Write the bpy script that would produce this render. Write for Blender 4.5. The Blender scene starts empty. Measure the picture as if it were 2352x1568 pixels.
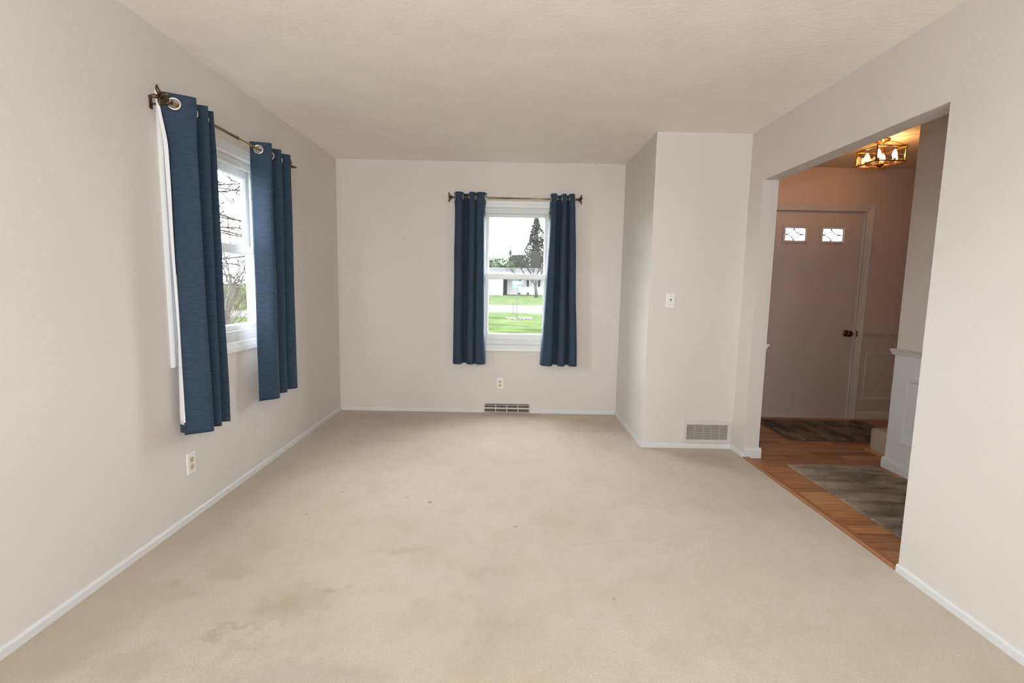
import bpy, bmesh, math, random
from mathutils import Vector, Matrix, noise
random.seed(7)
C = bpy.context.scene.collection
SC = bpy.context.scene

# ------------------------------------------------------------------ camera
cam_d = bpy.data.cameras.new('camera'); cam = bpy.data.objects.new('camera', cam_d); C.objects.link(cam)
SC.camera = cam
r_ = Vector((0.99982, -0.00335, 0.0188)); u_ = Vector((-0.01831, 0.11213, 0.99352)); f_ = Vector((0.00544, 0.99369, -0.11205))
M = Matrix.Identity(4)
for i in range(3):
    M[i][0] = r_[i]; M[i][1] = u_[i]; M[i][2] = -f_[i]
M[2][3] = 1.27123
cam.matrix_world = M
cam_d.sensor_fit = 'HORIZONTAL'; cam_d.sensor_width = 36.0
cam_d.lens = 1135.0485/2352*36
cam_d.clip_start = 0.05; cam_d.clip_end = 400

# ------------------------------------------------------------------ world, lights, exposure
W = bpy.data.worlds.new('overcast_sky'); SC.world = W; W.use_nodes = True
bg = W.node_tree.nodes['Background']
bg.inputs[0].default_value = (0.93, 0.97, 1.0, 1); bg.inputs[1].default_value = 26.0
vs = SC.view_settings
vs.view_transform = 'Standard'; vs.look = 'None'; vs.exposure = 0.0; vs.gamma = 1.0; vs.use_curve_mapping = False
SC.cycles.max_bounces = 14; SC.cycles.diffuse_bounces = 8; SC.cycles.transparent_max_bounces = 24
SC.cycles.sample_clamp_indirect = 6.0
SC.cycles.use_denoising = True

def light(name, kind, loc, energy, color=(1, 1, 1), size=0.1, sy=None, look=None, portal=False):
    d = bpy.data.lights.new(name, kind); o = bpy.data.objects.new(name, d); C.objects.link(o)
    d.energy = energy; d.color = color; o.location = loc
    if kind == 'AREA':
        d.shape = 'RECTANGLE'; d.size = size; d.size_y = sy or size
    else:
        d.shadow_soft_size = size
    if look is not None:
        o.rotation_euler = (Vector(look)-Vector(loc)).to_track_quat('-Z', 'Y').to_euler()
    if portal: d.cycles.is_portal = True
    return o

# the sun veiled by the overcast: a very wide soft disc ahead, a little to the left
sun_d = bpy.data.lights.new('veiled_sun', 'SUN'); sun_d.energy = 9.0; sun_d.angle = math.radians(70); sun_d.color = (1.0, 0.985, 0.96)
sun = bpy.data.objects.new('veiled_sun', sun_d); C.objects.link(sun); sun.location = (-3, 20, 20)
sun.rotation_euler = Vector((0.10, -1.0, -0.95)).to_track_quat('-Z', 'Y').to_euler()
# unseen fill panels added behind the camera, then the photographer's flash
light('rear_fill', 'AREA', (0.0, -4.8, 1.25), 108, (0.98, 0.975, 0.96), 3.0, 2.1, look=(0, 5, 1.5))
light('ceiling_bounce', 'AREA', (0.0, -1.3, 1.1), 47, (0.86, 0.945, 1.0), 1.6, 1.2, look=(-0.4, 3.0, 3.9))
light('camera_flash', 'POINT', (-0.02, -0.02, 1.50), 38, (0.82, 0.93, 1.0), 0.05)

# ------------------------------------------------------------------ room dimensions (metres)
XL, XR, YB, XC, YC = -1.6838, 1.8062, 4.8734, 1.0828, 3.8624
H = 2.44; ZT = 2.061; YN = 2.136; YF = 3.6530; T = 0.112; XH = XR+T
YR = -5.0; WT = 0.12
XFR = 3.93; YFN = 1.25; XP = 2.77

# ------------------------------------------------------------------ materials
def nodes(m):
    m.use_nodes = True; nt = m.node_tree
    return nt, nt.nodes.get('Principled BSDF')
def mat(name, col, rough=0.6, metal=0.0, bump=None, var=None, spec=None, emit=None, coat=None, bumps=None):
    """bump=(scale, strength, distance, detail); var=(scale, amount): mild mottling of the colour itself"""
    m = bpy.data.materials.new(name); nt, b = nodes(m)
    b.inputs['Base Color'].default_value = (*col, 1); b.inputs['Roughness'].default_value = rough
    b.inputs['Metallic'].default_value = metal
    if spec is not None: b.inputs['Specular IOR Level'].default_value = spec
    if coat: b.inputs['Coat Weight'].default_value = coat
    if emit:
        b.inputs['Emission Color'].default_value = (*emit[0], 1); b.inputs['Emission Strength'].default_value = emit[1]
    tc = nt.nodes.new('ShaderNodeNewGeometry')
    if var:
        n = nt.nodes.new('ShaderNodeTexNoise'); n.inputs['Scale'].default_value = var[0]; n.inputs['Detail'].default_value = 5
        nt.links.new(tc.outputs['Position'], n.inputs['Vector'])
        mr = nt.nodes.new('ShaderNodeMapRange'); mr.inputs['From Min'].default_value = .3; mr.inputs['From Max'].default_value = .7
        mr.inputs['To Min'].default_value = 1-var[1]; mr.inputs['To Max'].default_value = 1+var[1]
        nt.links.new(n.outputs['Fac'], mr.inputs['Value'])
        vm = nt.nodes.new('ShaderNodeVectorMath'); vm.operation = 'SCALE'; vm.inputs[0].default_value = col
        nt.links.new(mr.outputs['Result'], vm.inputs['Scale']); nt.links.new(vm.outputs[0], b.inputs['Base Color'])
    prev = None
    for bp in ([bump] if bump else []) + (bumps or []):
        n = nt.nodes.new('ShaderNodeTexNoise'); n.inputs['Scale'].default_value = bp[0]; n.inputs['Detail'].default_value = bp[3]
        if len(bp) > 4:
            mp = nt.nodes.new('ShaderNodeMapping'); mp.inputs['Scale'].default_value = bp[4]
            nt.links.new(tc.outputs['Position'], mp.inputs['Vector']); nt.links.new(mp.outputs['Vector'], n.inputs['Vector'])
        else:
            nt.links.new(tc.outputs['Position'], n.inputs['Vector'])
        bn = nt.nodes.new('ShaderNodeBump'); bn.inputs['Strength'].default_value = bp[1]; bn.inputs['Distance'].default_value = bp[2]
        nt.links.new(n.outputs['Fac'], bn.inputs['Height'])
        if prev: nt.links.new(prev.outputs['Normal'], bn.inputs['Normal'])
        prev = bn
    if prev: nt.links.new(prev.outputs['Normal'], b.inputs['Normal'])
    return m

WALLC = (0.648, 0.612, 0.587)
m_wall = mat('wall_paint', WALLC, 0.6, bump=(110, 0.22, 0.004, 2), var=(1.3, 0.012))
m_ceil = mat('ceiling_texture', (0.87, 0.825, 0.755), 0.85, bump=(60, 0.35, 0.004, 3), bumps=[(22, 0.18, 0.006, 2, (1, 1.6, 1))], var=(5, 0.03))
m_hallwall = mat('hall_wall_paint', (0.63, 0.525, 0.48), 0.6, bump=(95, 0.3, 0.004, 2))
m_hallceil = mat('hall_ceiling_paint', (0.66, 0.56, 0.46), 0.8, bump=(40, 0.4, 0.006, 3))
m_trim = mat('white_trim_paint', (0.665, 0.675, 0.69), 0.35, bump=(30, 0.05, 0.002, 2))
m_hallwhite = mat('hall_white_paint', (0.62, 0.60, 0.60), 0.4)
m_vinyl = mat('white_vinyl', (0.66, 0.67, 0.685), 0.3)
m_door = mat('door_paint', (0.58, 0.52, 0.505), 0.45, bump=(60, 0.08, 0.002, 2), var=(2.5, 0.02))
m_plate = mat('white_plastic', (0.76, 0.77, 0.77), 0.3)
m_almond = mat('almond_plastic', (0.62, 0.50, 0.33), 0.4)
m_dark = mat('dark_void', (0.02, 0.018, 0.015), 0.8)
m_screw = mat('screw_metal', (0.5, 0.48, 0.44), 0.35, 0.9)
m_reg = mat('register_enamel', (0.68, 0.65, 0.60), 0.4)
m_regdark = mat('register_damper', (0.17, 0.15, 0.14), 0.6)
m_grille = mat('grille_enamel', (0.60, 0.56, 0.535), 0.45)
m_bronze = mat('antique_bronze', (0.12, 0.075, 0.04), 0.35, 0.85, var=(60, 0.35))
m_rod = mat('antique_brass_rod', (0.34, 0.25, 0.14), 0.3, 0.9)
m_nickel = mat('nickel_grommet', (0.62, 0.58, 0.52), 0.25, 0.95)
m_brass = mat('polished_brass', (0.42, 0.21, 0.055), 0.25, 0.95)
m_knob = mat('aged_brass_knob', (0.13, 0.075, 0.02), 0.25, 0.9)
m_quarter = mat('oak_quarter_round', (0.42, 0.21, 0.09), 0.45, bump=(60, 0.1, 0.002, 3))
m_lining = mat('curtain_lining', (0.74, 0.74, 0.78), 0.85, bump=(300, 0.1, 0.001, 1))

# curtain weave: navy with fine uneven horizontal ribs
def m_fabric():
    m = mat('navy_curtain_fabric', (0.04, 0.075, 0.13), 0.75, spec=0.35); nt, b = nodes(m)
    g = nt.nodes.new('ShaderNodeNewGeometry')
    mp = nt.nodes.new('ShaderNodeMapping'); mp.inputs['Scale'].default_value = (22, 22, 260)
    n = nt.nodes.new('ShaderNodeTexNoise'); n.inputs['Scale'].default_value = 1; n.inputs['Detail'].default_value = 2
    nt.links.new(g.outputs['Position'], mp.inputs['Vector']); nt.links.new(mp.outputs['Vector'], n.inputs['Vector'])
    cr = nt.nodes.new('ShaderNodeValToRGB'); cr.color_ramp.elements[0].position = .38; cr.color_ramp.elements[1].position = .62
    cr.color_ramp.elements[0].color = (0.015, 0.031, 0.056, 1); cr.color_ramp.elements[1].color = (0.022, 0.045, 0.080, 1)
    nt.links.new(n.outputs['Fac'], cr.inputs['Fac']); nt.links.new(cr.outputs['Color'], b.inputs['Base Color'])
    bn = nt.nodes.new('ShaderNodeBump'); bn.inputs['Strength'].default_value = .35; bn.inputs['Distance'].default_value = .002
    nt.links.new(n.outputs['Fac'], bn.inputs['Height']); nt.links.new(bn.outputs['Normal'], b.inputs['Normal'])
    b.inputs['Sheen Weight'].default_value = 0.06
    return m
m_fab = m_fabric()

# clear glass: transparent with a fresnel reflection
def m_glass(name, tint=(1, 1, 1), refl=0.6, rough=0.0):
    m = bpy.data.materials.new(name); m.use_nodes = True; nt = m.node_tree
    nt.nodes.remove(nt.nodes['Principled BSDF']); out = nt.nodes['Material Output']
    tr = nt.nodes.new('ShaderNodeBsdfTransparent'); tr.inputs[0].default_value = (*tint, 1)
    gl = nt.nodes.new('ShaderNodeBsdfGlossy'); gl.inputs['Roughness'].default_value = rough
    fr = nt.nodes.new('ShaderNodeFresnel'); fr.inputs[0].default_value = 1.45
    mu = nt.nodes.new('ShaderNodeMath'); mu.operation = 'MULTIPLY'; mu.inputs[1].default_value = refl
    mx = nt.nodes.new('ShaderNodeMixShader')
    nt.links.new(fr.outputs[0], mu.inputs[0]); nt.links.new(mu.outputs[0], mx.inputs[0])
    nt.links.new(tr.outputs[0], mx.inputs[1]); nt.links.new(gl.outputs[0], mx.inputs[2]); nt.links.new(mx.outputs[0], out.inputs[0])
    return m
m_pane = m_glass('window_glass', (0.97, 0.985, 0.98), 0.15)
m_lampglass = m_glass('lamp_glass', (0.985, 0.96, 0.91), 0.55, 0.02)

# carpet, with stains, wear and broad darker bands at their own places
def m_carpet():
    m = bpy.data.materials.new('beige_cut_pile_carpet'); nt, b = nodes(m); b.inputs['Roughness'].default_value = 0.95
    b.inputs['Specular IOR Level'].default_value = 0.1; b.inputs['Sheen Weight'].default_value = 0.45; b.inputs['Sheen Roughness'].default_value = 0.45
    L = nt.links.new
    g = nt.nodes.new('ShaderNodeNewGeometry'); pos = g.outputs['Position']
    def N(scale, detail=4, rough=.5, vec=None):
        n = nt.nodes.new('ShaderNodeTexNoise'); n.inputs['Scale'].default_value = scale; n.inputs['Detail'].default_value = detail
        n.inputs['Roughness'].default_value = rough; L(vec or pos, n.inputs['Vector']); return n.outputs['Fac']
    def ramp(f, a, b_, lo, hi):
        mr = nt.nodes.new('ShaderNodeMapRange'); mr.inputs['From Min'].default_value = a; mr.inputs['From Max'].default_value = b_
        mr.inputs['To Min'].default_value = lo; mr.inputs['To Max'].default_value = hi; mr.clamp = True; L(f, mr.inputs['Value']); return mr.outputs['Result']
    def mix(fac, a, c):
        x = nt.nodes.new('ShaderNodeMix'); x.data_type = 'RGBA'
        if isinstance(fac, float): x.inputs[0].default_value = fac
        else: L(fac, x.inputs[0])
        for s, v in ((x.inputs[6], a), (x.inputs[7], c)):
            if isinstance(v, tuple): s.default_value = (*v, 1)
            else: L(v, s)
        return x.outputs[2]
    col = mix(ramp(N(1.1, 4), .38, .66, 0, 1), (0.650, 0.560, 0.452), (0.585, 0.488, 0.368))
    col = mix(ramp(N(150, 3, .75), .35, .65, 0.0, 0.55), col, (0.40, 0.32, 0.235))
    col = mix(ramp(N(4.5, 6, .65), .48, .72, 0, .42), col, (0.44, 0.355, 0.235))
    col = mix(ramp(N(13, 5, .6), .52, .74, 0, .26), col, (0.42, 0.34, 0.215))
    # warp for ragged edges
    nw = nt.nodes.new('ShaderNodeTexNoise'); nw.inputs['Scale'].default_value = 13; nw.inputs['Detail'].default_value = 7; L(pos, nw.inputs['Vector'])
    sub = nt.nodes.new('ShaderNodeVectorMath'); sub.operation = 'SUBTRACT'; L(nw.outputs['Color'], sub.inputs[0]); sub.inputs[1].default_value = (.5, .5, .5)
    sc = nt.nodes.new('ShaderNodeVectorMath'); sc.operation = 'SCALE'; L(sub.outputs[0], sc.inputs[0]); sc.inputs['Scale'].default_value = .22
    ad = nt.nodes.new('ShaderNodeVectorMath'); ad.operation = 'ADD'; L(pos, ad.inputs[0]); L(sc.outputs[0], ad.inputs[1]); wp = ad.outputs[0]
    # x, y, rx, ry, strength, colour
    olive = (0.36, 0.285, 0.165); grey = (0.38, 0.33, 0.25); rust = (0.40, 0.22, 0.11); spot = (0.22, 0.19, 0.14)
    for x, y, rx, ry, s, c in [(-.81, 1.88, .16, .13, .50, olive), (-.72, 1.90, .05, .035, .6, olive), (-.88, 1.78, .12, .09, .50, olive), (-1.18, 2.04, .13, .10, .45, olive),
                               (-1.38, 1.95, .05, .03, .55, olive), (-1.36, 1.90, .16, .10, .4, olive), (-1.06, 1.66, .08, .03, .6, olive), (-.98, 1.70, .10, .03, .6, olive), (-.90, 1.60, .12, .07, .35, olive),
                               (-1.25, 1.52, .16, .09, .35, olive), (-.66, 1.97, .05, .04, .5, grey), (-.64, 1.46, .34, .10, .45, grey), (-.05, 1.85, .10, .5, .25, grey), (-.50, 2.25, .14, .05, .35, olive),
                               (-1.45, 1.62, .10, .3, .3, olive), (.73, 4.63, .05, .018, .7, rust), (.62, 4.66, .18, .02, .35, rust), (.75, 4.42, .42, .30, .42, olive), (-1.3, 4.66, .30, .16, .45, olive),
                               (-1.55, 3.9, .14, 1.0, .35, grey), (-1.5, 3.0, .2, .5, .25, grey), (-1.62, 2.2, .22, 1.6, .5, olive), (-1.2, 2.5, .5, .5, .2, olive), (1.2, 1.6, .5, .3, .2, olive), (1.5, 3.6, .35, .2, .4, olive), (.2, 4.80, 1.3, .06, .3, olive),  # mostly broad darker patches along the walls and before the closet
                               (-.45, 2.78, .018, .018, .8, spot), (-.60, 2.84, .012, .012, .6, spot), (0.05, 2.5, .014, .014, .5, spot), (-1.0, 2.9, .014, .014, .6, spot), (-1.1, 2.6, .012, .012, .6, spot), (.45, 1.9, .012, .012, .5, spot)]:
        mp = nt.nodes.new('ShaderNodeMapping'); mp.vector_type = 'POINT'
        mp.inputs['Location'].default_value = (-x/rx, -y/ry, 0); mp.inputs['Scale'].default_value = (1/rx, 1/ry, 0)
        L(wp if rx > .03 else pos, mp.inputs['Vector'])
        gr = nt.nodes.new('ShaderNodeTexGradient'); gr.gradient_type = 'SPHERICAL'; L(mp.outputs['Vector'], gr.inputs['Vector'])
        col = mix(ramp(gr.outputs['Fac'], .0, .55, 0, s*.85 if rx > .03 else s), col, c)
    # pressed pile ridges left where furniture and the vacuum stood
    for xa, ya, xb, yb, st in [(0.291, 4.355, 0.797, 4.004, .7), (0.797, 4.004, 1.081, 4.361, .8), (0.510, 4.776, 0.294, 4.411, .6), (-0.990, 2.776, -0.747, 2.773, .35), (-0.747, 2.773, -0.535, 2.668, .4),
                               (-1.079, 2.345, -0.779, 2.260, .5), (-0.695, 2.223, -0.575, 2.238, .4), (-0.575, 2.238, -0.463, 2.478, .35), (-1.100, 2.105, -0.815, 2.130, .35), (-1.538, 4.530, -1.266, 4.739, .7),
                               (-1.266, 4.739, -1.075, 4.560, .6), (0.212, 2.302, 0.824, 2.406, .35), (0.824, 2.406, 1.312, 2.638, .3)]:
        mp = nt.nodes.new('ShaderNodeMapping'); mp.vector_type = 'TEXTURE'
        ln = math.hypot(xb-xa, yb-ya); mp.inputs['Location'].default_value = ((xa+xb)/2, (ya+yb)/2, 0)
        mp.inputs['Rotation'].default_value = (0, 0, math.atan2(yb-ya, xb-xa)); mp.inputs['Scale'].default_value = (ln*.62, .011, 10)
        L(pos, mp.inputs['Vector'])
        gr = nt.nodes.new('ShaderNodeTexGradient'); gr.gradient_type = 'SPHERICAL'; L(mp.outputs['Vector'], gr.inputs['Vector'])
        col = mix(ramp(gr.outputs['Fac'], .0, .6, 0, st*.42), col, (0.36, 0.29, 0.20))
    L(col, b.inputs['Base Color'])
    b1 = nt.nodes.new('ShaderNodeBump'); b1.inputs['Strength'].default_value = .9; b1.inputs['Distance'].default_value = .006; L(N(230, 3, .7), b1.inputs['Height'])
    b2 = nt.nodes.new('ShaderNodeBump'); b2.inputs['Strength'].default_value = .4; b2.inputs['Distance'].default_value = .02; L(N(9, 3), b2.inputs['Height'])
    L(b1.outputs['Normal'], b2.inputs['Normal']); L(b2.outputs['Normal'], b.inputs['Normal'])
    return m
m_carp = m_carpet()

# oak plank, tone from the single piece, grain along x
def m_plank():
    m = bpy.data.materials.new('oak_laminate'); nt, b = nodes(m); b.inputs['Roughness'].default_value = .34
    L = nt.links.new; oi = nt.nodes.new('ShaderNodeObjectInfo'); g = nt.nodes.new('ShaderNodeNewGeometry')
    mp = nt.nodes.new('ShaderNodeMapping'); mp.inputs['Scale'].default_value = (2.2, 34, 1); L(g.outputs['Position'], mp.inputs['Vector'])
    cb = nt.nodes.new('ShaderNodeCombineXYZ'); L(oi.outputs['Random'], cb.inputs[2])
    s = nt.nodes.new('ShaderNodeVectorMath'); s.operation = 'SCALE'; s.inputs['Scale'].default_value = 40; L(cb.outputs[0], s.inputs[0])
    a = nt.nodes.new('ShaderNodeVectorMath'); a.operation = 'ADD'; L(mp.outputs['Vector'], a.inputs[0]); L(s.outputs[0], a.inputs[1])
    n = nt.nodes.new('ShaderNodeTexNoise'); n.inputs['Scale'].default_value = 1.6; n.inputs['Detail'].default_value = 6; L(a.outputs[0], n.inputs['Vector'])
    mi = nt.nodes.new('ShaderNodeMath'); mi.operation = 'MULTIPLY_ADD'; mi.inputs[1].default_value = .38; L(oi.outputs['Random'], mi.inputs[0])
    sb = nt.nodes.new('ShaderNodeMath'); sb.operation = 'SUBTRACT'; sb.inputs[1].default_value = .2; L(n.outputs['Fac'], sb.inputs[0]); L(sb.outputs[0], mi.inputs[2])
    cr = nt.nodes.new('ShaderNodeValToRGB'); e = cr.color_ramp.elements
    e[0].position = .2; e[0].color = (0.20, 0.075, 0.024, 1); e[1].position = .75; e[1].color = (0.50, 0.27, 0.12, 1)
    x = cr.color_ramp.elements.new(.47); x.color = (0.36, 0.16, 0.062, 1)
    L(mi.outputs[0], cr.inputs['Fac']); L(cr.outputs['Color'], b.inputs['Base Color'])
    bn = nt.nodes.new('ShaderNodeBump'); bn.inputs['Strength'].default_value = .12; bn.inputs['Distance'].default_value = .001; L(n.outputs['Fac'], bn.inputs['Height']); L(bn.outputs['Normal'], b.inputs['Normal'])
    return m
m_oak = m_plank()

def m_rugpile(name, dark, lite, rot, stretch):
    m = bpy.data.materials.new(name); nt, b = nodes(m); b.inputs['Roughness'].default_value = .7; b.inputs['Sheen Weight'].default_value = .3
    L = nt.links.new; g = nt.nodes.new('ShaderNodeNewGeometry')
    mp = nt.nodes.new('ShaderNodeMapping'); mp.inputs['Rotation'].default_value = (0, 0, rot); mp.inputs['Scale'].default_value = stretch; L(g.outputs['Position'], mp.inputs['Vector'])
    n = nt.nodes.new('ShaderNodeTexNoise'); n.inputs['Scale'].default_value = 3; n.inputs['Detail'].default_value = 6; n.inputs['Distortion'].default_value = .6; L(mp.outputs['Vector'], n.inputs['Vector'])
    n2 = nt.nodes.new('ShaderNodeTexNoise'); n2.inputs['Scale'].default_value = 260; n2.inputs['Detail'].default_value = 1; L(g.outputs['Position'], n2.inputs['Vector'])
    mm = nt.nodes.new('ShaderNodeMath'); mm.operation = 'MULTIPLY_ADD'; mm.inputs[1].default_value = .25; L(n2.outputs['Fac'], mm.inputs[0])
    s = nt.nodes.new('ShaderNodeMath'); s.operation = 'SUBTRACT'; s.inputs[1].default_value = .125; L(n.outputs['Fac'], s.inputs[0]); L(s.outputs[0], mm.inputs[2])
    cr = nt.nodes.new('ShaderNodeValToRGB'); e = cr.color_ramp.elements; e[0].position = .40; e[0].color = (*dark, 1); e[1].position = .62; e[1].color = (*lite, 1)
    L(mm.outputs[0], cr.inputs['Fac']); L(cr.outputs['Color'], b.inputs['Base Color'])
    return m

# outdoor
m_grass = mat('lawn_grass', (0.0234, 0.0320, 0.0133), 0.95, var=(0.9, 0.35), bumps=[(40, 0.6, 0.05, 3)], spec=0.0)
m_road = mat('pale_concrete', (0.0858, 0.0842, 0.0811), 0.9, spec=0.0, var=(1, 0.05))
m_siding = mat('white_siding', (0.1482, 0.1443, 0.1404), 0.7, spec=0.0)
m_roof = mat('grey_shingles', (0.0296, 0.0289, 0.0296), 0.9, spec=0.0, var=(3, 0.15))
m_shutter = mat('slate_shutter', (0.0068, 0.0096, 0.0164), 0.6, spec=0.0)
m_farglass = mat('dark_window', (0.0225, 0.0253, 0.0281), 0.1)
m_recess = mat('brown_brick', (0.0187, 0.0150, 0.0131), 0.8, spec=0.0)
m_bark = mat('grey_bark', (0.0203, 0.0187, 0.0179), 0.9, spec=0.0, var=(12, 0.25))
m_twig = mat('dark_twig', (0.0213, 0.0163, 0.0138), 0.9, spec=0.0)
m_tan = mat('tan_twig', (0.0329, 0.0223, 0.0160), 0.8, spec=0.0)
m_needle = mat('evergreen_needles', (0.0156, 0.0242, 0.0140), 0.8, var=(1.5, 0.4), spec=0.0)
m_needle2 = mat('pale_evergreen', (0.0250, 0.0359, 0.0195), 0.8, var=(1.2, 0.4), spec=0.0)
m_needle3 = mat('grey_conifer', (0.0218, 0.0234, 0.0203), 0.8, var=(1.2, 0.35), spec=0.0)
m_rock = mat('limestone_rock', (0.0585, 0.0530, 0.0499), 0.9, spec=0.0, var=(6, 0.2))
m_sign = mat('sign_face', (0.0312, 0.0390, 0.0390), 0.4); m_teal = mat('teal_sign_print', (0.0015, 0.0420, 0.0360), 0.5)
m_pole = mat('galvanised_pole', (0.0172, 0.0172, 0.0164), 0.5, 0.6)

# ------------------------------------------------------------------ mesh helpers
WL = {}
def wl(o): return WL.get(o.name, Vector((0, 0, 0))) if o else Vector((0, 0, 0))
class MB:
    def __init__(s): s.v = []; s.f = []; s.mi = []; s.cur = 0
    def add(s, vs, fs):
        n = len(s.v); s.v += [Vector(v) for v in vs]; s.f += [tuple(i+n for i in f) for f in fs]; s.mi += [s.cur]*len(fs); return s
    def box(s, x0, x1, y0, y1, z0, z1):
        return s.add([(x0, y0, z0), (x1, y0, z0), (x1, y1, z0), (x0, y1, z0), (x0, y0, z1), (x1, y0, z1), (x1, y1, z1), (x0, y1, z1)],
                     [(0, 3, 2, 1), (4, 5, 6, 7), (0, 1, 5, 4), (1, 2, 6, 5), (2, 3, 7, 6), (3, 0, 4, 7)])
    def prism(s, prof, fn, a0, a1):
        """prof: closed 2D list; fn(p, q, a) -> xyz"""
        n = len(prof); vs = [fn(p, q, a0) for p, q in prof]+[fn(p, q, a1) for p, q in prof]
        return s.add(vs, [(i, (i+1) % n, (i+1) % n+n, i+n) for i in range(n)]+[tuple(range(n))[::-1], tuple(range(n, 2*n))])
    def tube(s, pts, rad, seg=8, cap=True):
        pts = [Vector(p) for p in pts]; n = len(pts); rad = rad if isinstance(rad, (list, tuple)) else [rad]*n
        t0 = (pts[1]-pts[0]).normalized(); a = t0.orthogonal().normalized(); vs = []
        for i, p in enumerate(pts):
            t = (pts[min(i+1, n-1)]-pts[max(i-1, 0)]).normalized(); a = (a-t*a.dot(t)).normalized(); b = t.cross(a)
            for k in range(seg):
                w = 2*math.pi*k/seg; vs.append(p+(a*math.cos(w)+b*math.sin(w))*rad[i])
        fs = [(i*seg+k, i*seg+(k+1) % seg, (i+1)*seg+(k+1) % seg, (i+1)*seg+k) for i in range(n-1) for k in range(seg)]
        if cap: fs += [tuple(range(seg))[::-1], tuple(range((n-1)*seg, n*seg))]
        return s.add(vs, fs)
    def lathe(s, prof, c, axis=(0, 0, 1), seg=24):
        """prof: (radius, height along axis)"""
        ax = Vector(axis).normalized(); a = ax.orthogonal().normalized(); b = ax.cross(a); c = Vector(c); vs = []
        for r, h in prof:
            for k in range(seg):
                w = 2*math.pi*k/seg; vs.append(c+ax*h+(a*math.cos(w)+b*math.sin(w))*r)
        fs = [(i*seg+k, i*seg+(k+1) % seg, (i+1)*seg+(k+1) % seg, (i+1)*seg+k) for i in range(len(prof)-1) for k in range(seg)]
        if prof[0][0] > 1e-5: fs.append(tuple(range(seg))[::-1])
        if prof[-1][0] > 1e-5: fs.append(tuple(range((len(prof)-1)*seg, len(prof)*seg)))
        return s.add(vs, fs)
    def torus(s, c, axis, R, r, seg=28, sg2=8, flat=1.0):
        ax = Vector(axis).normalized(); a = ax.orthogonal().normalized(); b = ax.cross(a); c = Vector(c); vs = []
        for i in range(seg):
            w = 2*math.pi*i/seg; d = a*math.cos(w)+b*math.sin(w)
            for k in range(sg2):
                t = 2*math.pi*k/sg2; vs.append(c+d*(R+r*math.cos(t))+ax*r*flat*math.sin(t))
        return s.add(vs, [(i*sg2+k, ((i+1) % seg)*sg2+k, ((i+1) % seg)*sg2+(k+1) % sg2, i*sg2+(k+1) % sg2) for i in range(seg) for k in range(sg2)])
    def ring(s, rect, prof, fn, open_bottom=False):
        """mitred moulding round rect (u0,u1,v0,v1). prof: (inset, proud) profile; fn(u,v,w)->xyz"""
        u0, u1, v0, v1 = rect; cs = [(u0, v0, 1, 1), (u0, v1, 1, -1), (u1, v1, -1, -1), (u1, v0, -1, 1)]; n = len(prof); vs = []
        for u, v, su, sv in cs:
            for ins, w in prof:
                vv = v if (open_bottom and v == v0) else v+sv*ins
                vs.append(fn(u+su*ins, vv, w))
        fs = []
        for c in range(3 if open_bottom else 4):
            d = (c+1) % 4
            for i in range(n-1): fs.append((c*n+i, c*n+i+1, d*n+i+1, d*n+i))
        if open_bottom: fs += [tuple(range(n)), tuple(range(3*n, 4*n))[::-1]]
        return s.add(vs, fs)
    def ico(s, c, r, sc=(1, 1, 1), rough=0.0, sub=2):
        bm = bmesh.new(); bmesh.ops.create_icosphere(bm, subdivisions=sub, radius=1); bm.verts.ensure_lookup_table()
        vs = []
        for v in bm.verts:
            k = 1+rough*(noise.noise(v.co*1.7+Vector(c))*1.0)
            vs.append(Vector(c)+Vector((v.co.x*sc[0], v.co.y*sc[1], v.co.z*sc[2]))*r*k)
        fs = [tuple(v.index for v in f.verts) for f in bm.faces]; bm.free(); return s.add(vs, fs)
    def build(s, name, m, parent=None, smooth=False, bevel=0, loc=None, solid=0):
        me = bpy.data.meshes.new(name)
        org = wl(parent) if parent else (Vector(loc) if loc is not None else Vector((0, 0, 0)))
        me.from_pydata([v-org for v in s.v], [], s.f)
        for x in (m if isinstance(m, (list, tuple)) else [m]): me.materials.append(x)
        if isinstance(m, (list, tuple)): me.polygons.foreach_set('material_index', s.mi)
        if smooth: me.polygons.foreach_set('use_smooth', [True]*len(me.polygons))
        me.validate(); me.update()
        bm = bmesh.new(); bm.from_mesh(me); bmesh.ops.recalc_face_normals(bm, faces=bm.faces); bm.to_mesh(me); bm.free()
        o = bpy.data.objects.new(name, me); C.objects.link(o)
        if parent: o.parent = parent
        else: o.location = org
        WL[o.name] = org
        if bevel:
            b = o.modifiers.new('bevel', 'BEVEL'); b.width = bevel; b.segments = 2; b.limit_method = 'ANGLE'
        if smooth == 'auto' or (smooth and bevel): pass
        if solid:
            so = o.modifiers.new('solid', 'SOLIDIFY'); so.thickness = solid; so.offset = 0
        return o
def tag(o, label, cat, group=None, kind=None):
    o['label'] = label; o['category'] = cat
    if group: o['group'] = group
    if kind: o['kind'] = kind
    return o
def thing(name, loc, label, cat, group=None, kind=None):
    o = bpy.data.objects.new(name, None); C.objects.link(o); o.location = loc; o.empty_display_size = .1; WL[o.name] = Vector(loc)
    return tag(o, label, cat, group, kind)
def struct(name, mb, m, label=None, cat=None, loc=None, **k):
    o = mb.build(name, m, None, loc=loc, **k); o['kind'] = 'structure'
    if label: o['label'] = label
    if cat: o['category'] = cat
    return o
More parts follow.
